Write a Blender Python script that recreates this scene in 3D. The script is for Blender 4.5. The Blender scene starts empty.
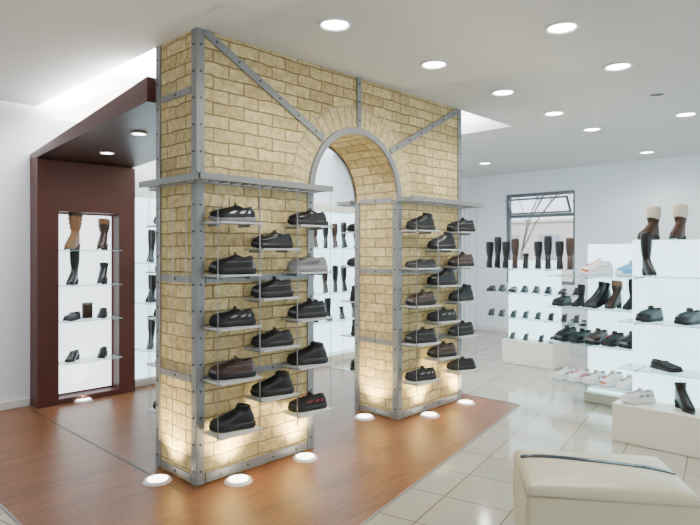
import bpy, bmesh, math, random
from mathutils import Vector, Matrix
random.seed(7)
F=585.0; CH=1.55; HY=251.0
DX,DY=0.6917,0.7222      # direction of the arch front in camera frame
P0=(-1.005,3.842)
def c2s(X,Y):
    a,b=X-P0[0],Y-P0[1]
    return (a*DX+b*DY, -a*DY+b*DX)
def unp(u,v,z):
    Y=(CH-z)*F/(v-HY); X=(u-350)/F*Y
    return c2s(X,Y)
CZ=3.015
scn=bpy.context.scene
col=scn.collection
# ---------------------------------------------------------------- materials
def newmat(name):
    m=bpy.data.materials.new(name); m.use_nodes=True
    nt=m.node_tree; b=nt.nodes['Principled BSDF']
    return m,nt,b
def mat(name,c,rough=.5,metal=0,emit=None,es=0,noise=0,nscale=20,bump=0,alpha=1,spec=None):
    m,nt,b=newmat(name)
    b.inputs['Base Color'].default_value=(*c,1)
    b.inputs['Roughness'].default_value=rough
    b.inputs['Metallic'].default_value=metal
    if spec is not None: b.inputs['Specular IOR Level'].default_value=spec
    if emit:
        b.inputs['Emission Color'].default_value=(*emit,1); b.inputs['Emission Strength'].default_value=es
    if alpha<1: b.inputs['Alpha'].default_value=alpha
    if noise or bump:
        tc=nt.nodes.new('ShaderNodeTexCoord'); n=nt.nodes.new('ShaderNodeTexNoise')
        n.inputs['Scale'].default_value=nscale; n.inputs['Detail'].default_value=4
        nt.links.new(tc.outputs['Object'],n.inputs['Vector'])
        if noise:
            r=nt.nodes.new('ShaderNodeMix'); r.data_type='RGBA'
            r.inputs['A'].default_value=(*[x*(1-noise) for x in c],1)
            r.inputs['B'].default_value=(*[min(1,x*(1+noise)) for x in c],1)
            nt.links.new(n.outputs['Fac'],r.inputs['Factor']); nt.links.new(r.outputs['Result'],b.inputs['Base Color'])
        if bump:
            bp=nt.nodes.new('ShaderNodeBump'); bp.inputs['Strength'].default_value=bump; bp.inputs['Distance'].default_value=.004
            nt.links.new(n.outputs['Fac'],bp.inputs['Height']); nt.links.new(bp.outputs['Normal'],b.inputs['Normal'])
    return m
M={}
M['wall']=mat('wall_paint',(.88,.92,.99),.7,noise=.02,nscale=3)
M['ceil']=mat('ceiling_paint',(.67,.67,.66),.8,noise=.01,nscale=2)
M['recess']=mat('recess_paint',(.90,.92,.95),.8,noise=.01,nscale=2)
M['brown']=mat('brown_paint',(.075,.017,.013),.45,noise=.08,nscale=4)
M['brownsof']=mat('brown_soffit',(.060,.034,.030),.4,noise=.08,nscale=4)
M['steel']=mat('galvanised_steel',(.27,.28,.28),.45,.35,noise=.12,nscale=30)
M['bolt']=mat('bolt_steel',(.10,.10,.10),.4,.8,noise=.1)
M['mortar']=mat('mortar',(.48,.39,.23),.95,noise=.1,nscale=60,bump=.4)
M['shelfwhite']=mat('frosted_shelf',(.62,.65,.66),.25,alpha=.88,noise=.02)
M['plinth']=mat('plinth_white',(.82,.78,.66),.4,noise=.02)
M['glow']=mat('lightbox_acrylic',(.80,.92,.95),.4,emit=(.60,.90,1.0),es=2.8,noise=.01)
M['glowwarm']=mat('lightbox_warm',(.9,.9,.88),.4,emit=(.84,.94,1.0),es=2.6,noise=.01)
M['lamp']=mat('lamp_diffuser',(1,1,1),.4,emit=(1,.96,.88),es=26,noise=.001)
M['lampw']=mat('floor_lamp_glass',(1,1,1),.3,emit=(1,.95,.82),es=9,noise=.001)
M['white']=mat('white_trim',(.80,.80,.80),.35,noise=.01)
M['blackp']=mat('black_plastic',(.03,.03,.03),.5,noise=.1)
M['glass']=mat('shelf_glass',(.45,.70,.74),.05,alpha=.45,noise=.01)
M['wire']=mat('steel_wire',(.35,.35,.35),.3,.9,noise=.05)
M['cream']=mat('cream_leather',(.60,.54,.37),.30,noise=.05,nscale=6,bump=.08)
M['seam']=mat('seam_piping',(.42,.37,.25),.4,noise=.05)
M['navy']=mat('strap_navy',(.003,.02,.04),.12,.4,noise=.1)
M['frame']=mat('window_frame',(.14,.16,.19),.4,noise=.05)
M['facadewin']=mat('facade_window_glass',(.25,.28,.32),.2,noise=.05)
M['winglass']=mat('window_glass',(.8,.9,.95),.02,alpha=.06,noise=.01)
M['facade']=mat('facade_render',(.50,.46,.42),.9,noise=.1)
M['bark']=mat('bark',(.10,.09,.08),.9,noise=.2)
M['pave']=mat('pavement',(.3,.3,.3),.9,noise=.1)
M['lea']=mat('leather_black',(.005,.005,.006),.33,noise=.3,nscale=60,bump=.15)
M['sued']=mat('suede_black',(.008,.008,.009),.6,noise=.3,nscale=60,bump=.2)
M['rub']=mat('rubber_black',(.006,.006,.006),.6,noise=.2)
M['rubg']=mat('rubber_grey',(.25,.25,.25),.6,noise=.1)
M['rubw']=mat('rubber_white',(.8,.8,.78),.5,noise=.03)
M['leaw']=mat('leather_white',(.80,.79,.75),.4,noise=.04,nscale=30,bump=.1)
M['tan']=mat('leather_tan',(.24,.12,.05),.5,noise=.25,nscale=30,bump=.4)
M['dbr']=mat('leather_darkbrown',(.045,.020,.010),.4,noise=.25,nscale=30,bump=.2)
M['gry']=mat('fabric_grey',(.13,.13,.14),.7,noise=.1,nscale=60)
M['cream2']=mat('leather_cream',(.66,.60,.48),.5,noise=.1,nscale=60)
M['orange']=mat('accent_orange',(.60,.12,.03),.5,noise=.1)
M['blue']=mat('accent_blue',(.10,.35,.60),.5,noise=.1)
M['pink']=mat('accent_pink',(.75,.15,.20),.5,noise=.1)
M['red']=mat('accent_red',(.30,.02,.02),.5,noise=.1)
M['linb']=mat('lining_black',(.006,.006,.006),.9,noise=.2)
M['linw']=mat('lining_light',(.5,.48,.44),.9,noise=.1)

def brickmat(name,uv=True):
    m,nt,b=newmat(name)
    N=nt.nodes.new; L=nt.links.new
    tc=N('ShaderNodeTexCoord')
    n0=N('ShaderNodeTexNoise'); n0.inputs['Scale'].default_value=7; n0.inputs['Detail'].default_value=3
    L(tc.outputs['Object'],n0.inputs['Vector'])
    sub=N('ShaderNodeVectorMath'); sub.operation='SUBTRACT'; sub.inputs[1].default_value=(.5,.5,.5)
    L(n0.outputs['Color'],sub.inputs[0])
    sc=N('ShaderNodeVectorMath'); sc.operation='SCALE'; sc.inputs['Scale'].default_value=.028
    L(sub.outputs[0],sc.inputs[0])
    add=N('ShaderNodeVectorMath'); L(tc.outputs['UV'],add.inputs[0]); L(sc.outputs[0],add.inputs[1])
    n1=N('ShaderNodeTexNoise'); n1.inputs['Scale'].default_value=22; n1.inputs['Detail'].default_value=7; n1.inputs['Roughness'].default_value=.65
    L(tc.outputs['Object'],n1.inputs['Vector'])
    ramp=N('ShaderNodeValToRGB')
    ramp.color_ramp.elements[0].position=.28; ramp.color_ramp.elements[0].color=(.46,.33,.12,1)
    ramp.color_ramp.elements[1].position=.66; ramp.color_ramp.elements[1].color=(.83,.70,.39,1)
    L(n1.outputs['Fac'],ramp.inputs['Fac'])
    if uv:
        br=N('ShaderNodeTexBrick'); br.inputs['Scale'].default_value=1
        br.inputs['Brick Width'].default_value=.25; br.inputs['Row Height'].default_value=.088
        br.inputs['Mortar Size'].default_value=.0055; br.inputs['Mortar Smooth'].default_value=.6
        br.inputs['Color1'].default_value=(.78,.75,.68,1); br.inputs['Color2'].default_value=(1.10,1.09,1.06,1)
        br.inputs['Mortar'].default_value=(0,0,0,1)
        L(add.outputs[0],br.inputs['Vector'])
        mul=N('ShaderNodeMix'); mul.data_type='RGBA'; mul.blend_type='MULTIPLY'; mul.inputs['Factor'].default_value=1
        L(ramp.outputs['Color'],mul.inputs['A']); L(br.outputs['Color'],mul.inputs['B'])
        mx=N('ShaderNodeMix'); mx.data_type='RGBA'; L(br.outputs['Fac'],mx.inputs['Factor'])
        L(mul.outputs['Result'],mx.inputs['A']); mx.inputs['B'].default_value=(.33,.24,.11,1)
        L(mx.outputs['Result'],b.inputs['Base Color'])
        ma=N('ShaderNodeMath'); ma.operation='MULTIPLY_ADD'; ma.inputs[1].default_value=-.8
        L(br.outputs['Fac'],ma.inputs[0])
        mb=N('ShaderNodeMath'); mb.operation='MULTIPLY'; mb.inputs[1].default_value=.8; L(n1.outputs['Fac'],mb.inputs[0])
        L(mb.outputs[0],ma.inputs[2])
        h=ma.outputs[0]
    else:
        L(ramp.outputs['Color'],b.inputs['Base Color']); h=n1.outputs['Fac']
    bp=N('ShaderNodeBump'); bp.inputs['Strength'].default_value=1; bp.inputs['Distance'].default_value=.012
    L(h,bp.inputs['Height']); L(bp.outputs['Normal'],b.inputs['Normal'])
    b.inputs['Roughness'].default_value=.9
    return m
M['brick']=brickmat('yellow_brick'); M['brickplain']=brickmat('yellow_brick_voussoir',False)

def floormat(name,kind):
    m,nt,b=newmat(name); N=nt.nodes.new; L=nt.links.new
    tc=N('ShaderNodeTexCoord'); mp=N('ShaderNodeMapping'); L(tc.outputs['Object'],mp.inputs['Vector'])
    br=N('ShaderNodeTexBrick'); br.inputs['Scale'].default_value=1
    L(mp.outputs[0],br.inputs['Vector'])
    if kind=='tile':
        mp.inputs['Rotation'].default_value=(0,0,-math.radians(11.3)); mp.inputs['Location'].default_value=(.1,.17,0)
        br.offset=0; br.inputs['Brick Width'].default_value=.42; br.inputs['Row Height'].default_value=.42
        br.inputs['Mortar Size'].default_value=.0045; br.inputs['Mortar Smooth'].default_value=.1
        br.inputs['Color1'].default_value=(.42,.39,.31,1); br.inputs['Color2'].default_value=(.51,.47,.38,1)
        br.inputs['Mortar'].default_value=(.17,.155,.125,1)
        n=N('ShaderNodeTexNoise'); n.inputs['Scale'].default_value=3; n.inputs['Detail'].default_value=5
        L(tc.outputs['Object'],n.inputs['Vector'])
        mx=N('ShaderNodeMix'); mx.data_type='RGBA'; mx.blend_type='MULTIPLY'; mx.inputs['Factor'].default_value=.25
        L(br.outputs['Color'],mx.inputs['A']); L(n.outputs['Color'],mx.inputs['B'])
        L(mx.outputs['Result'],b.inputs['Base Color']); b.inputs['Roughness'].default_value=.10
    else:
        br.offset=.37; br.inputs['Brick Width'].default_value=1.25; br.inputs['Row Height'].default_value=.095
        br.inputs['Mortar Size'].default_value=.0014
        br.inputs['Color1'].default_value=(.82,.80,.78,1); br.inputs['Color2'].default_value=(1.12,1.1,1.08,1)
        br.inputs['Mortar'].default_value=(.4,.35,.3,1)
        mp2=N('ShaderNodeMapping'); mp2.inputs['Scale'].default_value=(1.2,14,1); L(tc.outputs['Object'],mp2.inputs['Vector'])
        n=N('ShaderNodeTexNoise'); n.inputs['Scale'].default_value=3; n.inputs['Detail'].default_value=6; n.inputs['Distortion'].default_value=.5
        L(mp2.outputs[0],n.inputs['Vector'])
        r=N('ShaderNodeValToRGB'); r.color_ramp.elements[0].position=.25; r.color_ramp.elements[0].color=(.125,.046,.018,1)
        r.color_ramp.elements[1].position=.78; r.color_ramp.elements[1].color=(.27,.110,.042,1)
        L(n.outputs['Fac'],r.inputs['Fac'])
        mx=N('ShaderNodeMix'); mx.data_type='RGBA'; mx.blend_type='MULTIPLY'; mx.inputs['Factor'].default_value=1
        L(r.outputs['Color'],mx.inputs['A']); L(br.outputs['Color'],mx.inputs['B'])
        L(mx.outputs['Result'],b.inputs['Base Color']); b.inputs['Roughness'].default_value=.36
    return m
M['tile']=floormat('polished_tile','tile'); M['wood']=floormat('wood_planks','wood')

# ---------------------------------------------------------------- mesh helpers
def finish(bm,name,mats,parent=None,smooth=False,bevel=0):
    me=bpy.data.meshes.new(name); bmesh.ops.recalc_face_normals(bm,faces=bm.faces[:]); bm.to_mesh(me); bm.free()
    for x in mats: me.materials.append(M[x])
    if smooth:
        for p in me.polygons: p.use_smooth=True
    o=bpy.data.objects.new(name,me); col.objects.link(o)
    if parent: o.parent=parent
    if bevel:
        md=o.modifiers.new('bevel','BEVEL'); md.width=bevel; md.segments=2; md.limit_method='ANGLE'
    return o
def box(bm,x0,x1,y0,y1,z0,z1,mi=0):
    v=[bm.verts.new(p) for p in [(x0,y0,z0),(x1,y0,z0),(x1,y1,z0),(x0,y1,z0),(x0,y0,z1),(x1,y0,z1),(x1,y1,z1),(x0,y1,z1)]]
    for f in [(0,3,2,1),(4,5,6,7),(0,1,5,4),(1,2,6,5),(2,3,7,6),(3,0,4,7)]:
        fc=bm.faces.new([v[i] for i in f]); fc.material_index=mi
def beam(bm,p0,p1,wd,w,th,mi=0):
    p0=Vector(p0);p1=Vector(p1);a=(p1-p0).normalized();wd=Vector(wd);wd=(wd-a*wd.dot(a)).normalized();n=a.cross(wd)
    v=[]
    for p in (p0,p1):
        for sx,sy in ((-1,-1),(1,-1),(1,1),(-1,1)):
            v.append(bm.verts.new(p+wd*w/2*sx+n*th/2*sy))
    for f in [(0,1,2,3),(7,6,5,4),(0,4,5,1),(1,5,6,2),(2,6,7,3),(3,7,4,0)]:
        fc=bm.faces.new([v[i] for i in f]); fc.material_index=mi
def cyl(bm,p0,p1,r0,r1=None,n=12,mi=0,smooth=False):
    if r1 is None:r1=r0
    p0=Vector(p0);p1=Vector(p1);a=(p1-p0).normalized()
    u=a.orthogonal().normalized();w=a.cross(u)
    A=[bm.verts.new(p0+(u*math.cos(2*math.pi*i/n)+w*math.sin(2*math.pi*i/n))*r0) for i in range(n)]
    B=[bm.verts.new(p1+(u*math.cos(2*math.pi*i/n)+w*math.sin(2*math.pi*i/n))*r1) for i in range(n)]
    for i in range(n):
        f=bm.faces.new((A[i],A[(i+1)%n],B[(i+1)%n],B[i])); f.material_index=mi; f.smooth=smooth
    f=bm.faces.new(A[::-1]);f.material_index=mi
    f=bm.faces.new(B);f.material_index=mi
def poly(bm,pts,mi=0):
    f=bm.faces.new([bm.verts.new(p) for p in pts]); f.material_index=mi; return f
def empty(name,loc=(0,0,0)):
    e=bpy.data.objects.new(name,None); e.location=loc; col.objects.link(e); e.empty_display_size=.2; return e
def light(name,kind,loc,energy,color=(1,1,1),rot=(0,0,0),parent=None,**k):
    l=bpy.data.lights.new(name,kind); l.energy=energy; l.color=color
    for a,b in k.items(): setattr(l,a,b)
    o=bpy.data.objects.new(name,l); o.location=loc; o.rotation_euler=rot; col.objects.link(o)
    if parent:o.parent=parent
    return o

# ---------------------------------------------------------------- room shell
XL,XR,YF,YB=-4.6,8.0,-7.0,3.0
bm=bmesh.new(); box(bm,XL-.1,XR+.1,YF-.1,YB+.1,-.1,0); finish(bm,'floor',['tile'])
bm=bmesh.new()
pts=[(-.98,YB-.002),(-.98,-1.41),(3.35,-.545),(3.35,YB-.002)]
a=[bm.verts.new((x,y,.0035)) for x,y in pts]; b_=[bm.verts.new((x,y,.0)) for x,y in pts]
bm.faces.new(a)
for i in range(4): bm.faces.new((a[i],b_[i],b_[(i+1)%4],a[(i+1)%4]))
finish(bm,'floor_wood',['wood'])
bm=bmesh.new()
beam(bm,(-.98,-1.41,.004),(3.35,-.545,.004),(0,1,0),.012,.006)
beam(bm,(3.35,-.545,.004),(3.35,YB-.03,.004),(1,0,0),.012,.006)
beam(bm,(-.98,-1.41,.004),(-.98,YB-.03,.004),(1,0,0),.012,.006)
finish(bm,'trim_1',['steel'])
bm=bmesh.new(); box(bm,-.12,-.105,.0,2.78,.0035,.006); finish(bm,'trim_2',['bolt'])
# ceiling with lit recess
bm=bmesh.new()
box(bm,XL-.1,0,YF-.1,YB+.1,CZ,CZ+.12); box(bm,0,4.2,YF-.1,-.004,CZ,CZ+.12); box(bm,4.2,XR+.1,YF-.1,YB+.1,CZ,CZ+.12)
box(bm,-.06,0,-.004,YB+.1,CZ+.12,3.45,1); box(bm,4.2,4.26,-.004,YB+.1,CZ+.12,3.45,1)
box(bm,-.06,4.26,-.064,-.004,CZ+.12,3.45,1); box(bm,-.06,4.26,-.064,YB+.1,3.45,3.5,1)
finish(bm,'ceiling',['ceil','recess'])
bm=bmesh.new(); box(bm,XL-.1,XR+.1,YB,YB+.1,0,CZ); box(bm,0,4.2,YB,YB+.1,CZ,3.45); finish(bm,'wall_back',['wall'])
bm=bmesh.new(); box(bm,XL-.1,XL,YF-.1,YB,0,CZ); finish(bm,'wall_left',['wall'])
wy0,wy1,wz0,wz1=.84,2.18,.95,2.62
bm=bmesh.new()
box(bm,XR,XR+.25,YF-.1,wy0,0,CZ);box(bm,XR,XR+.25,wy1,YB+.1,0,CZ);box(bm,XR,XR+.25,wy0,wy1,0,wz0);box(bm,XR,XR+.25,wy0,wy1,wz1,CZ)
finish(bm,'wall_right',['wall'])
bm=bmesh.new()
xs=[XL,-1.6,1.6,4.8,XR]
for x in xs: box(bm,x-.12,x+.12,YF-.1,YF,0,CZ)
for i in range(4):
    box(bm,xs[i]+.12,xs[i+1]-.12,YF-.1,YF,2.7,CZ); box(bm,xs[i]+.12,xs[i+1]-.12,YF-.1,YF,0,.3)
finish(bm,'wall_front',['wall'])
def window(name,axis,c0,c1,z0,z1,pos,transom=None):
    e=empty(name); bm=bmesh.new(); g=bmesh.new(); w=.06
    def bx(B,a0,a1,d0,d1,zz0,zz1,mi=0):
        if axis=='x': box(B,pos+d0,pos+d1,a0,a1,zz0,zz1,mi)
        else: box(B,a0,a1,pos+d0,pos+d1,zz0,zz1,mi)
    bx(bm,c0,c0+w,0,.07,z0,z1);bx(bm,c1-w,c1,0,.07,z0,z1)
    bx(bm,c0+w,c1-w,0,.07,z0,z0+w);bx(bm,c0+w,c1-w,0,.07,z1-w,z1)
    if transom: bx(bm,c0+w,c1-w,0,.07,transom-.03,transom+.03)
    m=(c0+c1)/2
    if not transom: bx(bm,m-.025,m+.025,0.01,.06,z0+w,z1-w)
    bx(g,c0+w*.5,c1-w*.5,.03,.036,z0+w*.5,z1-w*.5)
    finish(bm,'frame',['frame'],e,bevel=.004); finish(g,'pane',['winglass'],e)
    return e
w1=window('window_1','x',wy0,wy1,wz0,wz1,XR+.06,2.2)
bm=bmesh.new()
beam(bm,(XR-.10,wy0+.08,2.50),(XR-.10,wy1-.08,2.50),(0,0,1),.035,.03)
beam(bm,(XR+.05,wy0+.08,2.25),(XR+.05,wy1-.08,2.25),(0,0,1),.035,.03)
for yy in (wy0+.1,wy1-.1): beam(bm,(XR-.10,yy,2.50),(XR+.05,yy,2.25),(0,1,0),.035,.03)
finish(bm,'hopper_sash',['frame'],w1)
for i in range(4): window('window_%d'%(i+2),'y',xs[i]+.12,xs[i+1]-.12,.3,2.7,YF-.08)  # unseen shopfront glazing, added so sky light fills the room
bm=bmesh.new(); box(bm,XL,-.07,YB-.018,YB-.001,.004,.08); finish(bm,'baseboard_back',['white'])
bm=bmesh.new(); box(bm,.96,XR-.02,YB-.018,YB-.001,.004,.08); finish(bm,'baseboard_back_2',['white'])
bm=bmesh.new(); box(bm,XR-.018,XR-.001,YF,YB-.02,0,.08); finish(bm,'baseboard_right',['white'])
bm=bmesh.new(); box(bm,XL+.001,XL+.018,YF,YB-.02,0,.08); finish(bm,'baseboard_left',['white'])
# outside
bm=bmesh.new(); box(bm,XR+.3,30,-20,20,-.2,-.1); finish(bm,'ground',['pave'])
e=empty('street_building'); bm=bmesh.new(); box(bm,20,24,4.2,16,-.1,2.7); box(bm,19.9,24,4.1,16,2.7,2.8); finish(bm,'facade',['facade'],e)
bm=bmesh.new()
for i in range(6):
    box(bm,19.94,19.99,4.8+i*1.7,5.6+i*1.7,1.0,2.2)
finish(bm,'facade_windows',['facadewin'],e)
def tree(x,y,h):
    bm=bmesh.new()
    def br(p,d,l,r,dep):
        q=p+d*l; cyl(bm,p,q,r,r*.6,6)
        if dep:
            for k in range(3):
                nd=(d+Vector((random.uniform(-.7,.7),random.uniform(-.7,.7),random.uniform(0,.5)))).normalized()
                br(q,nd,l*.7,r*.55,dep-1)
    br(Vector((x,y,-.1)),Vector((0,0,1)),h*.35,.055,4)
    finish(bm,'bare_tree',['bark'])
tree(15,3.6,4.6);tree(16,6.0,4.6)
sn=light('sun','SUN',(0,0,20),4,(1,.97,.92),(0,0,0),None); sn.rotation_euler=Vector((.8,.1,-.6)).to_track_quat('-Z','Y').to_euler()

# ---------------------------------------------------------------- brown portal (niche wall + canopy)
portal=empty('brown_portal')
PX=-.06
bm=bmesh.new()
zt=2.50
y0,y1=2.79,2.998
box(bm,PX,.14,y0,y1,.004,zt-.04);box(bm,.76,.94,y0,y1,.004,zt-.04)
box(bm,.14,.76,y0,y1,1.95,zt-.04);box(bm,.14,.76,y0,y1,.004,.06);box(bm,.14,.76,y1-.03,y1,.06,1.95)
finish(bm,'niche_surround',['brown'],portal)
bm=bmesh.new()
ya,yb=.56,2.998
P=[(PX,ya,2.62),(.94,ya,2.62),(.94,yb,2.46),(PX,yb,2.46),(PX,ya,2.80),(.94,ya,2.80),(.94,yb,2.52),(PX,yb,2.52)]
v=[bm.verts.new(p) for p in P]
for f,mi in [((0,3,2,1),1),((4,5,6,7),0),((0,1,5,4),0),((1,2,6,5),0),((2,3,7,6),0),((3,0,4,7),0)]:
    fc=bm.faces.new([v[i] for i in f]); fc.material_index=mi
finish(bm,'canopy',['brown','brownsof'],portal)
bm=bmesh.new(); box(bm,.16,.74,y1-.06,y1-.035,.08,1.93); finish(bm,'niche_lightbox',['glowwarm'],portal)
NS=[.42,.84,1.20,1.56]
bm=bmesh.new()
for z in NS: box(bm,.145,.755,2.70,y1-.062,z-.012,z)
finish(bm,'niche_shelves',['glass'],portal)
bm=bmesh.new(); box(bm,.02,.85,1.0,2.6,2.83,2.85); finish(bm,'cove_strip',['lampw'],portal)
light('cove_light','AREA',(.45,1.9,2.95),170,(.86,.94,1),(math.pi,0,0),portal,shape='RECTANGLE',size=.8,size_y=2.0)
light('cove_light_2','AREA',(3.7,1.5,3.0),110,(.90,.96,1),(math.pi,0,0),portal,shape='RECTANGLE',size=.7,size_y=2.2)

# ---------------------------------------------------------------- brick arch
arch=empty('brick_arch')
WL,TH,TOP=3.107,.517,3.40
A0,A1=1.02,2.08; AC=(A0+A1)/2; AR=(A1-A0)/2; SP=2.02
bm=bmesh.new(); uvl=bm.loops.layers.uv.new('UVMap')
NA=36
arcp=[(AC+AR*math.cos(math.pi-math.pi*i/NA),SP+AR*math.sin(math.pi*i/NA)) for i in range(NA+1)]
def uvface(pts,uvs):
    f=bm.faces.new([bm.verts.new(p) for p in pts])
    for l,u in zip(f.loops,uvs): l[uvl].uv=u
for yy in (0,TH):
    def q(*c): uvface([(x,yy,z) for x,z in c],list(c))
    for xa,xb in ((0,A0),(A1,WL)):
        q((xa,.004),(xb,.004),(xb,SP),(xa,SP)); q((xa,SP),(xb,SP),(xb,TOP),(xa,TOP))
    for (xa,za),(xb,zb) in zip(arcp,arcp[1:]): q((xa,za),(xb,zb),(xb,TOP),(xa,TOP))
acc=SP
for (xa,za),(xb,zb) in zip(arcp,arcp[1:]):
    d=math.hypot(xb-xa,zb-za)
    uvface([(xa,0,za),(xa,TH,za),(xb,TH,zb),(xb,0,zb)],[(.11,acc),(.11+TH,acc),(.11+TH,acc+d),(.11,acc+d)]); acc+=d
for x,zt_ in ((0,TOP),(WL,TOP),(A0,SP),(A1,SP)):
    uvface([(x,0,.004),(x,TH,.004),(x,TH,zt_),(x,0,zt_)],[(.11,.004),(.11+TH,.004),(.11+TH,zt_),(.11,zt_)])
uvface([(0,0,TOP),(WL,0,TOP),(WL,TH,TOP),(0,TH,TOP)],[(0,0),(WL,0),(WL,TH),(0,TH)])
bmesh.ops.remove_doubles(bm,verts=bm.verts[:],dist=.0005)
finish(bm,'brickwork',['brick'],arch)
bm=bmesh.new(); nv=26; r0,r1=AR+.045,AR+.22
for side in (-1,1):
    yo=-.006 if side<0 else TH+.006; yi=.002 if side<0 else TH-.002
    for i in range(nv):
        a0=math.pi*i/nv+.008; a1=math.pi*(i+1)/nv-.008
        rr=r1-random.uniform(0,.02)
        q=[]
        for r,a in ((r0,a0),(rr,a0+.002),(rr,a1-.002),(r0,a1)):
            q.append((AC+r*math.cos(a),SP+r*math.sin(a)))
        o=[bm.verts.new((x,yo,z)) for x,z in q]; ii=[bm.verts.new((x,yi,z)) for x,z in q]
        bm.faces.new(o)
        for k in range(4): bm.faces.new((o[k],ii[k],ii[(k+1)%4],o[(k+1)%4]))
finish(bm,'voussoirs',['brickplain'],arch)
bm=bmesh.new()
for side in (-1,1):
    yo=-.002 if side<0 else TH+.002
    for i in range(nv*2):
        a0=math.pi*i/nv/2;a1=math.pi*(i+1)/nv/2
        poly(bm,[(AC+r*math.cos(a),yo,SP+r*math.sin(a)) for r,a in ((r0-.01,a0),(r1+.006,a0),(r1+.006,a1),(r0-.01,a1))])
finish(bm,'voussoir_mortar',['mortar'],arch)
# steel frame
bm=bmesh.new(); W=.06; T=.010
def strap(p0,p1,wd,nrm,w=W,bolts=.17):
    p0=Vector(p0);p1=Vector(p1);nrm=Vector(nrm)
    beam(bm,p0+nrm*(T/2+.002),p1+nrm*(T/2+.002),wd,w,T)
    L=(p1-p0).length; k=max(1,int(L/bolts))
    for i in range(k):
        p=p0+(p1-p0)*((i+.5)/k)+nrm*(T+.002)
        cyl(bm,p,p+nrm*.006,.008,n=8,mi=1)
zt=3.35
for side,yy,ny in ((0,0,-1),(1,TH,1)):
    for x in (W/2-.01,A0-W/2+.008,A1+W/2-.008,WL-W/2+.01):
        ztop=zt if x<.2 or x>3 else SP
        strap((x,yy,.01),(x,yy,ztop),(1,0,0),(0,ny,0))
    for z in (.70,1.36,2.02):
        strap((W,yy,z),(A0-W,yy,z),(0,0,1),(0,ny,0),.045,.2)
        strap((A1+W,yy,z),(WL-W,yy,z),(0,0,1),(0,ny,0),.045,.2)
    for x0,x1 in ((W,A0-W),(A1+W,WL-W)): strap((x0,yy,.045),(x1,yy,.045),(0,0,1),(0,ny,0),.06,.2)
    for sx,dx in ((.05,AC-AR*.78),(WL-.05,AC+AR*.78)):
        strap((sx,yy+ny*.007,3.0),(dx,yy+ny*.007,SP+AR*.80),(0,0,1),(0,ny,0),.055,.2)
    strap((AC,yy+ny*.007,SP+AR+.03),(AC,yy+ny*.007,zt),(1,0,0),(0,ny,0),.05,.15)
    yo=yy+ny*.022; yi=yy
    N=48
    for i in range(N):
        a0=math.pi*i/N;a1=math.pi*(i+1)/N
        c=[(AC+r*math.cos(a),SP+r*math.sin(a)) for r,a in ((AR-.012,a0),(AR+.04,a0),(AR+.04,a1),(AR-.012,a1))]
        vo=[bm.verts.new((x,yo,z)) for x,z in c]; vi=[bm.verts.new((x,yi,z)) for x,z in c]
        bm.faces.new(vo)
        bm.faces.new((vo[0],vo[3],vi[3],vi[0])); bm.faces.new((vo[1],vi[1],vi[2],vo[2]))
for x,nx in ((0,-1),(WL,1),(A0,1),(A1,-1)):
    ztop=zt if x in (0,WL) else SP
    for y in (W/2-.01,TH-W/2+.01):
        strap((x,y,.01),(x,y,ztop),(0,1,0),(nx,0,0))
    for z in (.045,.70,1.36,2.02)+((2.62,) if x in (0,WL) else ()):
        strap((x,W,z),(x,TH-W,z),(0,0,1),(nx,0,0),.045,.2)
finish(bm,'steel_frame',['steel','bolt'],arch)
bm=bmesh.new(); RZ=2.02
def rack(x0,x1,y0,y1,z=RZ):
    for y in (y0,y1): beam(bm,(x0,y,z),(x1,y,z),(0,0,1),.04,.02)
    k=int((x1-x0)/.085)
    for i in range(k+1):
        x=x0+(x1-x0)*i/k; beam(bm,(x,y0,z),(x,y1,z),(1,0,0),.014,.03)
OUT=.21
rack(-.11,A0+.02,-OUT,-.03); rack(A1-.05,WL+.11,-OUT,-.03)
rack(.05,A0+.02,TH+.03,TH+OUT); rack(A1-.05,WL+.11,TH+.03,TH+OUT)
for x0,x1,ye in ((-.11,-.03,TH+.05),(WL+.03,WL+.11,TH+OUT)):
    for x in (x0,x1): beam(bm,(x,-OUT,RZ),(x,ye,RZ),(0,0,1),.04,.02)
    for i in range(9):
        y=-OUT+(ye+OUT)*i/8; beam(bm,(x0,y,RZ),(x1,y,RZ),(0,1,0),.014,.03)
finish(bm,'racks',['steel'],arch)
LV_A=[.364,.708,1.052,1.396,1.74]; LV_B=[.536,.88,1.224,1.568]
sh=bmesh.new(); wr=bmesh.new(); SL=[]
for base in (0,A1-.01):
    for ci in range(3):
        c=base+.19+.335*ci
        for z in (LV_B if ci==1 else LV_A):
            box(sh,c-.16,c+.16,-.24,-.02,z-.012,z)
            beam(sh,(c-.12,-.02,z-.02),(c-.12,-.16,z-.02),(0,0,1),.02,.006,1); beam(sh,(c+.12,-.02,z-.02),(c+.12,-.16,z-.02),(0,0,1),.02,.006,1)
            SL.append((c,-.13,z,0,ci,base))
            if ci!=1 or base>0:
                box(sh,c-.16,c+.16,TH+.02,TH+.24,z-.012,z); SL.append((c,TH+.13,z,1,ci,base))
        for dx in (-.165,.165):
            cyl(wr,(c+dx,-.205,.30),(c+dx,-.205,RZ),.0022,n=6)
            for z in (LV_B if ci==1 else LV_A): cyl(wr,(c+dx,-.205,z-.02),(c+dx,-.205,z+.01),.007,n=6)
for x in (-.08,WL+.08):
    for y in (.0,.17,.35,.5): 
        cyl(wr,(x,y,.25),(x,y,RZ),.0022,n=6)
for x in (.05,.37,2.1,2.4): cyl(wr,(x,TH+.2,.25),(x,TH+.2,RZ),.0022,n=6)
finish(sh,'shelves',['shelfwhite','steel'],arch); finish(wr,'suspension_wires',['wire'],arch)

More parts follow.
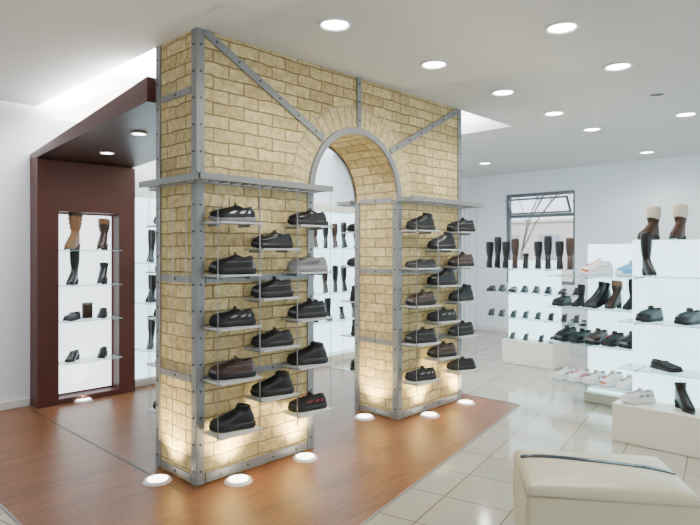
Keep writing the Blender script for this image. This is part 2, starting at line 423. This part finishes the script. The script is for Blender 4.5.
# ---------------------------------------------------------------- shoes
def shoe(name,L=.29,W=.105,ch=.085,cx=.27,ca=.055,cb=.034,sole=.026,lift=0,heel=None,heelr=.012,shaft=0,sr=.055,pt=0,toeh=.040,laces=0,mats=('lea','rub','gry','linb'),stripe=None,slouch=0,tilt=.022,cuffn=1):
    bm=bmesh.new(); N=32; K=12
    sg=1.0 if sole>.012 else .55
    def lf(x):
        t=max(0,min(1,(x/L-.10)/.55)); return lift*(1-t*t*(3-2*t))
    def S(th,grow=1.0):
        c,s=math.cos(th),math.sin(th)
        x=L/2+L/2*(abs(c)**.85)*(1 if c>=0 else -1)*(1+(grow-1)*.4)
        u=max(0,min(1,x/L))
        f=.70+.32*math.exp(-((u-.72)/.20)**2)
        if u>.6: f*=1-pt*((u-.6)/.4)**1.5
        return x,W/2*f*(abs(s)**.75)*(1 if s>=0 else -1)*grow
    def bridge(a,b,mi):
        for i in range(N):
            j=(i+1)%N; f=bm.faces.new((a[i],a[j],b[j],b[i])); f.material_index=mi(i) if callable(mi) else mi; f.smooth=True
    ring=lambda pts:[bm.verts.new(p) for p in pts]
    ths=[2*math.pi*i/N for i in range(N)]
    spring=lambda x:.014*max(0,(x/L-.75)/.25)**2
    def solering(z,g):
        o=[]
        for t in ths:
            x,y=S(t,g); o.append((x,y,z+lf(x)+spring(x)+(z/sole*.006*max(0,1-x/L*2.2) if sole>.02 else 0)))
        return ring(o)
    a=solering(0,.96); b=solering(sole*.3,1+.06*sg); c=solering(sole*.95,1+.07*sg); c2=solering(sole,1+.03*sg); d=solering(sole,.97)
    f=bm.faces.new(a[::-1]); f.material_index=1
    bridge(a,b,1);bridge(b,c,1);bridge(c,c2,1);bridge(c2,d,1)
    def bez(s,B1,B2,C,u): return s*(1-u)**3+B1*3*u*(1-u)**2+B2*3*u*u*(1-u)+C*u**3
    def prof(t,u):
        sx,sy=S(t,.95); lz=lf(sx); ct,st=math.cos(t),math.sin(t)
        s=Vector((sx,sy,sole+lz+spring(sx)))
        tl=tilt*ct if ct>0 else -tilt*.55*ct
        C=Vector((cx*L+ca*ct,cb*st,ch+lf(cx*L)*.95+tl))
        fw=max(0,ct)
        B1=s+Vector((.010*fw,sy*.08,toeh*(1.25-.10*fw)))
        kx=.42+.22*fw**2; kz=.38+.42*fw**2
        B2=C+Vector(((s.x-C.x)*kx,(s.y-C.y)*.42,(s.z-C.z)*kz))
        if ct<-.2: B2=C+Vector((-.010,(s.y-C.y)*.35,-(C.z-s.z)*.35))
        if fw>.0 and u>0: B2.z=max(B2.z,s.z+toeh*.80*fw)
        return bez(s,B1,B2,C,u)
    prev=d
    for k in range(1,K+1):
        u=k/K; r=ring([prof(t,u) for t in ths])
        def mi(i,k=k):
            if not stripe: return 0
            fr=min(i,N-i)/N*2
            if stripe=='side' and ((k in (4,5,6,7) and fr in [j*2/N for j in (7,9,11)]) or (fr>.85 and k>8)): return 2
            if stripe=='heel' and ((fr>.80 and k<9) or (fr<.22 and k<=2) or (k in(7,) and .3<fr<.8)): return 2
            if stripe=='panel' and ((.34<fr<.62 and 3<=k<=9) or (fr>.8 and k>5)): return 2
            return 0
        bridge(prev,r,mi); prev=r
    cz0=ch+lf(cx*L)*.95
    if shaft:
        n=10; bl=.008 if shaft>.2 else 0
        for k in range(1,n+1):
            u=k/n; ra=ca*(1-u)+sr*u+bl*math.sin(u*math.pi); rb=cb*(1-u)+sr*.88*u+bl*math.sin(u*math.pi)
            if slouch: q=1+slouch*(.5-(k%2)); ra*=q; rb*=q
            o=[]
            for t in ths:
                ct=math.cos(t); tl=(tilt*ct if ct>0 else -tilt*.55*ct)
                o.append((cx*L-.004*u+ra*ct,rb*math.sin(t),cz0+tl*(1-u)+(shaft-cz0)*u+.008*ct*u))
            r=ring(o); bridge(prev,r,(2 if (stripe=='cuff' and k>n-1-cuffn) else 0)); prev=r
    pp=[v.co.copy() for v in prev]; cc=sum(pp,Vector())/N
    if not shaft and not lift:
        r=ring([cc+Vector(((p-cc).x*1.02,(p-cc).y*1.06,(p-cc).z+.004)) for p in pp]); bridge(prev,r,0); prev=r
    r=ring([cc+Vector(((p-cc).x*.9,(p-cc).y*.85,(p-cc).z+.004)) for p in pp]); bridge(prev,r,2 if stripe=='cuff' else 0); prev=r
    dp=.035 if not heel=='pump' else .02
    r=ring([cc+(p-cc)*.8-Vector((0,0,dp)) for p in pp]); bridge(prev,r,3); f=bm.faces.new(r); f.material_index=3
    for k in range(laces):
        u=.56+.38*k/max(1,laces-1); p=prof(0,u); q=prof(0,min(1,u+.02)); pm=prof(0,u-.02); w=.040-.010*u
        td=(q-pm).normalized(); nn=Vector((0,1,0)).cross(td); nn=-nn if nn.z<0 else nn
        beam(bm,p+nn*.003+Vector((0,-w/2,-.002)),p+nn*.004+Vector((0,w/2,-.002)),td,.006,.005,2)
    if laces and not shaft:
        p=prof(0,1); beam(bm,p+Vector((.006,0,-.025)),p+Vector((-.006,0,.014)),(0,1,0),.046,.008,0)
    if heel:
        if heel in('stiletto','pump'):
            cyl(bm,(.030,0,lift+.004),(.020,0,lift*.4),.024,heelr*1.3,10,1,True); cyl(bm,(.020,0,lift*.4),(.018,0,0),heelr*1.3,heelr,10,1,True)
        else: cyl(bm,(.036,0,lift+.008),(.032,0,0),.031,heelr*2.2,12,1,True)
    bmesh.ops.translate(bm,verts=bm.verts[:],vec=(-L/2,0,0))
    me=bpy.data.meshes.new(name); bmesh.ops.recalc_face_normals(bm,faces=bm.faces[:]); bm.to_mesh(me); bm.free()
    for x in mats: me.materials.append(M[x])
    return me
SH={
 'hiking_shoe':shoe('hiking_shoe_mesh',ch=.100,laces=6,sole=.032,mats=('sued','rub','gry','linb'),stripe='heel',W=.112),
 'brown_hiking_shoe':shoe('brown_hiking_shoe_mesh',ch=.100,laces=6,sole=.032,mats=('dbr','rub','gry','linb'),stripe='heel',W=.112),
 'walking_shoe':shoe('walking_shoe_mesh',ch=.085,laces=4,mats=('lea','rub','rub','linb')),
 'sneaker':shoe('sneaker_mesh',ch=.085,laces=5,sole=.028,mats=('sued','rub','rubg','linb'),stripe='side'),
 'red_trim_sneaker':shoe('red_trim_sneaker_mesh',ch=.088,laces=5,sole=.028,mats=('sued','rub','red','linb'),stripe='side'),
 'white_sole_sneaker':shoe('white_sole_sneaker_mesh',ch=.085,laces=5,sole=.026,mats=('lea','rubg','rubw','linb'),stripe='side'),
 'trainer':shoe('trainer_mesh',ch=.088,laces=5,sole=.030,mats=('rubg','rubg','gry','linb'),stripe='panel'),
 'lace_up_boot':shoe('lace_up_boot_mesh',ch=.110,laces=6,sole=.032,shaft=.145,sr=.045,ca=.050,mats=('lea','rub','gry','linb'),W=.11),
 'white_sneaker':shoe('white_sneaker_mesh',ch=.085,laces=5,mats=('leaw','rubw','gry','linw'),stripe='side'),
 'pink_sneaker':shoe('pink_sneaker_mesh',ch=.085,laces=5,mats=('leaw','rubw','pink','linw'),stripe='panel'),
 'striped_sneaker':shoe('striped_sneaker_mesh',ch=.10,laces=5,mats=('leaw','rubw','orange','linw'),stripe='heel'),
 'blue_sneaker':shoe('blue_sneaker_mesh',ch=.10,laces=5,mats=('blue','rubw','leaw','linw'),stripe='heel'),
 'loafer':shoe('loafer_mesh',ch=.062,ca=.07,cx=.31,sole=.016,mats=('lea','rub','gry','linb'),pt=.25,toeh=.030,tilt=.012),
 'tall_boot':shoe('tall_boot_mesh',L=.25,W=.085,ch=.12,ca=.048,sole=.008,lift=.055,heel='block',heelr=.010,shaft=.43,sr=.058,pt=.35,toeh=.028,mats=('lea','rub','gry','linb')),
 'brown_tall_boot':shoe('brown_tall_boot_mesh',L=.25,W=.085,ch=.12,ca=.048,sole=.008,lift=.055,heel='block',heelr=.010,shaft=.40,sr=.060,pt=.35,toeh=.028,mats=('dbr','rub','tan','linb'),slouch=.05),
 'suede_boot':shoe('suede_boot_mesh',L=.26,W=.09,ch=.12,ca=.050,sole=.012,lift=.03,heel='block',heelr=.014,shaft=.36,sr=.062,pt=.15,mats=('sued','rub','gry','linb'),slouch=.06),
 'slouch_boot':shoe('slouch_boot_mesh',L=.26,W=.09,ch=.12,ca=.052,sole=.010,lift=.05,heel='block',heelr=.013,shaft=.38,sr=.072,pt=.2,mats=('tan','dbr','dbr','linb'),slouch=.14,stripe='cuff',cuffn=2),
 'brown_boot':shoe('brown_boot_mesh',L=.26,W=.088,ch=.12,ca=.050,sole=.010,lift=.05,heel='block',heelr=.011,shaft=.30,sr=.060,pt=.3,mats=('dbr','rub','tan','linb'),slouch=.06,stripe='cuff',cuffn=3),
 'white_cuff_boot':shoe('white_cuff_boot_mesh',L=.25,W=.09,ch=.11,ca=.050,sole=.014,lift=.02,heel='block',heelr=.014,shaft=.28,sr=.060,mats=('dbr','rub','cream2','linw'),stripe='cuff',cuffn=6),
 'ankle_boot':shoe('ankle_boot_mesh',L=.25,W=.085,ch=.11,ca=.048,sole=.008,lift=.05,heel='block',heelr=.010,shaft=.20,sr=.050,pt=.3,mats=('lea','rub','gry','linb')),
 'high_heel_shoe':shoe('high_heel_mesh',L=.235,W=.078,ch=.050,cx=.36,ca=.078,cb=.028,sole=.005,lift=.075,heel='pump',heelr=.005,pt=.5,toeh=.02,tilt=-.004,mats=('lea','rub','gry','linw')),
 'low_heel_shoe':shoe('low_heel_mesh',L=.25,W=.085,ch=.058,cx=.33,ca=.062,cb=.030,sole=.007,lift=.04,heel='block',heelr=.010,pt=.4,toeh=.026,tilt=.014,mats=('lea','rub','gry','linb')),
}
def put(kind,x,y,z,ang,sc=1.0):
    o=bpy.data.objects.new(kind,SH[kind]); col.objects.link(o)
    o.location=(x,y,z+.0008); o.rotation_euler=(0,0,math.radians(ang)); o.scale=(sc,)*3
    return o
fk=['hiking_shoe','walking_shoe','sneaker','lace_up_boot','brown_hiking_shoe','hiking_shoe','lace_up_boot','loafer']
over={(0,0,4):'white_sole_sneaker',(0,0,2):'sneaker',(0,2,3):'trainer',(0,2,4):'walking_shoe',(0,2,2):'hiking_shoe',(0,2,1):'lace_up_boot',(0,2,0):'red_trim_sneaker',(0,0,0):'lace_up_boot',(0,0,3):'hiking_shoe',(0,0,1):'brown_hiking_shoe',(0,1,0):'lace_up_boot',(0,1,1):'walking_shoe',(0,1,2):'hiking_shoe',(0,1,3):'walking_shoe'}
for (c,y,z,bk_,ci,base) in SL:
    lv=LV_B if ci==1 else LV_A; zi=lv.index(z); key=(0 if base==0 else 1,ci,zi)
    k=over.get(key) or random.choice(fk)
    if bk_==0:
        put(k,c,y,z,180-24+random.uniform(-8,8),1.06)
    else: put(k,c,y,z,random.choice([10,170])+random.uniform(-5,5),1.0)
yn=2.83
for z,ks in ((.42,['low_heel_shoe','low_heel_shoe']),(.84,['loafer','low_heel_shoe']),(1.20,['tall_boot','ankle_boot']),(1.56,['slouch_boot','brown_boot'])):
    for i,k in enumerate(ks): put(k,.28+.31*i,yn-.01,z,222+10*i,.90 if k=='tall_boot' else 1.08)
bm=bmesh.new(); box(bm,.42,.52,2.895,2.932,.841,.98); box(bm,.417,.523,2.893,2.934,.98,1.005,1); finish(bm,'shoe_box',['dbr','rubg'],None,bevel=.002)

# ---------------------------------------------------------------- display shelving on the back wall
wd=empty('boot_display_cabinet')
bm=bmesh.new(); box(bm,2.7,5.2,2.62,2.66,.10,2.10); finish(bm,'lightbox',['glow'],wd)
bm=bmesh.new(); box(bm,2.65,5.25,2.40,2.98,.004,.10); box(bm,2.65,5.25,2.60,2.98,2.10,2.2);box(bm,2.65,2.7,2.60,2.98,.1,2.1);box(bm,5.2,5.25,2.60,2.98,.1,2.1); finish(bm,'cabinet',['plinth'],wd)
bm=bmesh.new()
for z in (.58,.97,1.59): box(bm,2.7,5.2,2.34,2.618,z-.012,z)
finish(bm,'glass_shelves',['glass'],wd)
for z,k in ((1.59,['tall_boot','suede_boot','tall_boot','brown_tall_boot']),(.97,['ankle_boot','tall_boot','tall_boot','brown_tall_boot']),(.58,['suede_boot','ankle_boot','suede_boot','brown_boot'])):
    x=2.9
    while x<5.0:
        put(random.choice(k),x,2.47,z,235+random.uniform(-12,12),.85); x+=.19 if random.random()<.6 else .26
wd2=empty('boot_display_shelf')
bm=bmesh.new(); box(bm,1.0,1.75,2.94,2.96,.10,2.15); finish(bm,'lightbox',['glow'],wd2)
bm=bmesh.new(); box(bm,.98,1.77,2.96,2.98,.06,2.18); finish(bm,'frame',['plinth'],wd2)
bm=bmesh.new()
for z in (.45,.97,1.42): box(bm,1.0,1.75,2.66,2.938,z-.012,z)
finish(bm,'glass_shelves',['glass'],wd2)
for z in (.45,.97,1.42):
    for x in (1.12,1.32,1.52): put('tall_boot' if z!=.97 else 'suede_boot',x,2.79,z,225+random.uniform(-8,8),.84)

# ---------------------------------------------------------------- free-standing display units
def unit(name,px,y0,y1,z0,z1,shelves,plx,ply,plz):
    e=empty(name)
    bm=bmesh.new(); box(bm,px,px+.06,y0,y1,z0+.001,z1); finish(bm,'lightbox_panel',['glow'],e,bevel=.004)
    bm=bmesh.new(); box(bm,plx[0],plx[1],ply[0],ply[1],.001,plz); finish(bm,'plinth',['plinth'],e,bevel=.008)
    bm=bmesh.new(); fr=bmesh.new()
    for (a,b,c,d,z) in shelves:
        box(bm,a,b,c,d,z-.012,z)
        for yy in (max(c,y0)+.1,min(d,y1)-.1):
            beam(fr,(px,yy,z-.02),(a+.04,yy,z-.02),(0,0,1),.014,.01)
    finish(bm,'glass_shelves',['glass'],e); finish(fr,'shelf_brackets',['steel'],e)
    return e
u3z=[.60,.98,1.35]
unit('shoe_display_unit',3.16,-3.0,-1.68,.31,1.64,[(2.88,3.155,-3.0,-1.66,z) for z in u3z],(2.86,3.45),(-3.1,-1.62),.31)
u2z=[.22,.62,.98,1.30]
unit('sneaker_display_unit',4.05,-1.65,-.95,.10,1.62,[(3.70,4.045,-1.65,-.66,z) for z in u2z],(3.95,4.3),(-1.65,-.95),.10)
u1z=[.63,.98,1.31]
unit('boot_display_unit',5.50,.0,.75,.33,1.42,[(5.22,5.495,-.35,1.05,z) for z in u1z],(5.25,5.80),(-.02,.72),.33)
put('white_cuff_boot',3.19,-1.80,1.642,160,1.0); put('white_cuff_boot',3.19,-2.02,1.642,175,1.0)
put('tall_boot',3.01,-1.86,1.35,225,.80)
put('walking_shoe',3.02,-1.86,.98,160,1.05); put('walking_shoe',3.02,-2.14,.98,160,1.05)
put('loafer',3.02,-1.98,.60,245); put('low_heel_shoe',3.02,-2.3,.60,210)
put('white_sneaker',3.0,-1.78,.312,140); put('ankle_boot',3.0,-2.12,.312,225); put('ankle_boot',3.02,-2.3,1.35,225)
put('striped_sneaker',3.86,-1.12,1.30,150,1.3); put('blue_sneaker',3.90,-1.42,1.30,150,1.15)
for i,y in enumerate((-.80,-.96,-1.12,-1.28,-1.44,-1.58)): put(['hiking_shoe','walking_shoe','brown_hiking_shoe','red_trim_sneaker'][i%4],3.86,y,.62,165,1.15)
put('suede_boot',3.88,-.92,.98,150,.62);put('ankle_boot',3.88,-1.12,.98,150,1.25); put('brown_boot',3.90,-1.26,.98,160,.9);put('suede_boot',3.90,-1.42,.98,160,.8); put('walking_shoe',3.86,-.76,.98,165)
put('ankle_boot',3.88,-1.58,.98,160,1.2)
for i,y in enumerate((-.78,-.94,-1.10,-1.26,-1.42,-1.57)): put(['white_sneaker','pink_sneaker','white_sneaker','striped_sneaker','white_sneaker','blue_sneaker'][i],3.86,y,.22,160,1.12)
for i,y in enumerate((.98,.85,.72,.58,.42,.24,.10,-.06,-.20)): put(['suede_boot','tall_boot','suede_boot','brown_tall_boot','ankle_boot'][i%5],5.37,y,1.31,205,1.0)
for y in (.95,.78,.61,.44,.27,.1,-.1,-.28): put('low_heel_shoe' if random.random()<.5 else 'loafer',5.37,y,.98,190,1.0)
for y in (.95,.78,.6,.42,.24,.06,-.12,-.28): put('high_heel_shoe',5.37,y,.63,190,1.0)
for y in (.62,.42,.2,.05): put('high_heel_shoe',5.38,y,.331,190,.9)
ws=empty('low_shoe_rack'); bm=bmesh.new()
box(bm,6.3,6.75,-.9,1.2,.42,.45); finish(bm,'rack_top',['glass'],ws)
bm=bmesh.new()
for x in (6.34,6.71):
    for y in (-.86,1.16): cyl(bm,(x,y,0.001),(x,y,.42),.018)
finish(bm,'legs',['steel'],ws)
for i in range(11): put(random.choice(['walking_shoe','loafer','low_heel_shoe']),6.52,-.75+.17*i,.45,190+random.uniform(-8,8),1)

# ---------------------------------------------------------------- pouf
X,Y=1.245,2.94; ps,pt_=c2s(X,Y)
pf=empty('leather_pouf',(ps,pt_,0)); pf.rotation_euler=(0,0,math.radians(-46.23-9))
bm=bmesh.new()
hx,hy,hz=.375,.265,.45
bmesh.ops.create_cube(bm,size=1)
for v in bm.verts: v.co=Vector((v.co.x*2*hx,v.co.y*2*hy,.04+(v.co.z+.5)*(hz-.04)))
bmesh.ops.subdivide_edges(bm,edges=bm.edges[:],cuts=10,use_grid_fill=True)
for v in bm.verts:
    x,y,z=v.co
    if z>hz-.001: v.co.z+=.022*(1-(x/hx)**4)*(1-(y/hy)**4)
    else:
        m=math.sin(max(0,min(1,(z-.04)/(hz-.04)))*math.pi)
        if abs(abs(x)-hx)<1e-4: v.co.x+=math.copysign(.010*m,x)
        if abs(abs(y)-hy)<1e-4: v.co.y+=math.copysign(.010*m,y)
o=finish(bm,'cushion',['cream'],pf,True,bevel=.022); o.modifiers['bevel'].segments=3; o.modifiers['bevel'].angle_limit=math.radians(50)
bm=bmesh.new()
zz=hz-.045
c=[(-hx-.004,-hy-.004),(hx+.004,-hy-.004),(hx+.004,hy+.004),(-hx-.004,hy+.004)]
for i in range(4):
    a,b2=c[i],c[(i+1)%4]; cyl(bm,(a[0],a[1],zz),(b2[0],b2[1],zz),.005,n=8)
finish(bm,'piping',['seam'],pf,True)
bm=bmesh.new()
pp=[]
for i in range(21):
    x=(-hx+.015)+(2*hx-.03)*i/20; y=.125-.13*(i/20); z=hz+.022*(1-min(1,abs(x/hx))**4)*(1-(y/hy)**4)+.002
    pp.append((x,y,z))
for a,b2 in zip(pp,pp[1:]): beam(bm,a,b2,(0,1,0),.034,.006)
finish(bm,'strap',['navy'],pf)
bm=bmesh.new()
for sx in (-1,1):
    for sy in (-1,1): cyl(bm,(sx*.30,sy*.18,0.001),(sx*.30,sy*.18,.05),.02)
finish(bm,'feet',['blackp'],pf)

# ---------------------------------------------------------------- lamps
def downlight(x,y,z,power=14,r=.095,on=True,warm=(1,.96,.89)):
    bm=bmesh.new()
    N=24
    def rg(r,z): return [bm.verts.new((r*math.cos(2*math.pi*i/N),r*math.sin(2*math.pi*i/N),z)) for i in range(N)]
    a=rg(r*1.18,-.001);b=rg(r*1.15,-.012);c=rg(r,-.012);d=rg(r*.9,-.004)
    for p,q in ((a,b),(b,c),(c,d)):
        for i in range(N): bm.faces.new((p[i],p[(i+1)%N],q[(i+1)%N],q[i]))
    f=bm.faces.new(d); f.material_index=1
    bm.faces.new(a[::-1])
    o=finish(bm,'ceiling_downlight',['white','lamp' if on else 'blackp']); o.location=(x,y,z)
    if on: light('lamp','SPOT',(0,0,-.03),power,warm,(0,0,0),o,spot_size=math.radians(150),spot_blend=.8,shadow_soft_size=.08)
DL=[(335,24),(562,27),(434,64),(618,66),(503,92),(554,113),(592,129),(686,114),(647,152),(485,163),(625,163)]
for u,v in DL:
    x,y=unp(u,v,CZ); downlight(x,y,CZ,66)
x,y=unp(657,94,CZ); downlight(x,y,CZ,0,.07,False)  # dark speaker-like ceiling disc, no lamp; reuses the downlight shape
for x,y in ((-3.3,-3.2),(-3.3,.6),(-1.5,-4.6),(.8,-4.8),(3.0,-4.8),(5.4,-4.8),(-3.3,-5.5),(6.6,-2.5)):  # unseen downlights added outside the view as fill light
    downlight(x,y,CZ,54)
downlight(-.95,2.35,CZ,85,warm=(.92,.96,1)); downlight(-2.4,2.2,CZ,85,warm=(.92,.96,1))  # added out of view to wash the left end of the back wall
for u,v in ((139,138),(107,151)):
    x,y=unp(u,v,2.52); downlight(x,y,2.46+(2.998-y)/(2.998-.56)*.16-.003,10,.06)
def uplight(x,y,aim,power=72):
    bm=bmesh.new(); cyl(bm,(0,0,.004),(0,0,.020),.095,.085,24,0); cyl(bm,(0,0,.020),(0,0,.024),.068,.066,24,1)
    o=finish(bm,'floor_uplight',['white','lampw']); o.location=(x,y,0)
    d=Vector((aim[0],aim[1],2.2)); q=d.to_track_quat('-Z','Y').to_euler()
    light('lamp','SPOT',(0,0,.04),power,(1,.82,.45),q,o,spot_size=math.radians(105),spot_blend=.9,shadow_soft_size=.04)
uplight(-.135,.27,(.5,0)); uplight(.24,-.125,(0,.5)); uplight(.84,-.125,(0,.5))
uplight(1.93,.27,(.5,0)); uplight(2.40,-.125,(0,.5)); uplight(3.02,-.125,(0,.5))
x,y=unp(83,401,0); uplight(x,y,(0,.6),14)

# ---------------------------------------------------------------- world, camera
w=bpy.data.worlds.new('World'); scn.world=w; w.use_nodes=True
bg=w.node_tree.nodes['Background']; bg.inputs['Color'].default_value=(.82,.90,1,1); bg.inputs['Strength'].default_value=3.2
cam=bpy.data.cameras.new('Camera'); co=bpy.data.objects.new('Camera',cam); col.objects.link(co)
cx_,cy_=c2s(0,0)
co.location=(cx_,cy_,CH); co.rotation_euler=(math.radians(90),0,-math.atan2(DY,DX))
cam.sensor_width=36; cam.lens=F/700*36; cam.shift_y=(HY-262.5)/700
cam.clip_start=.05; cam.clip_end=100
scn.camera=co
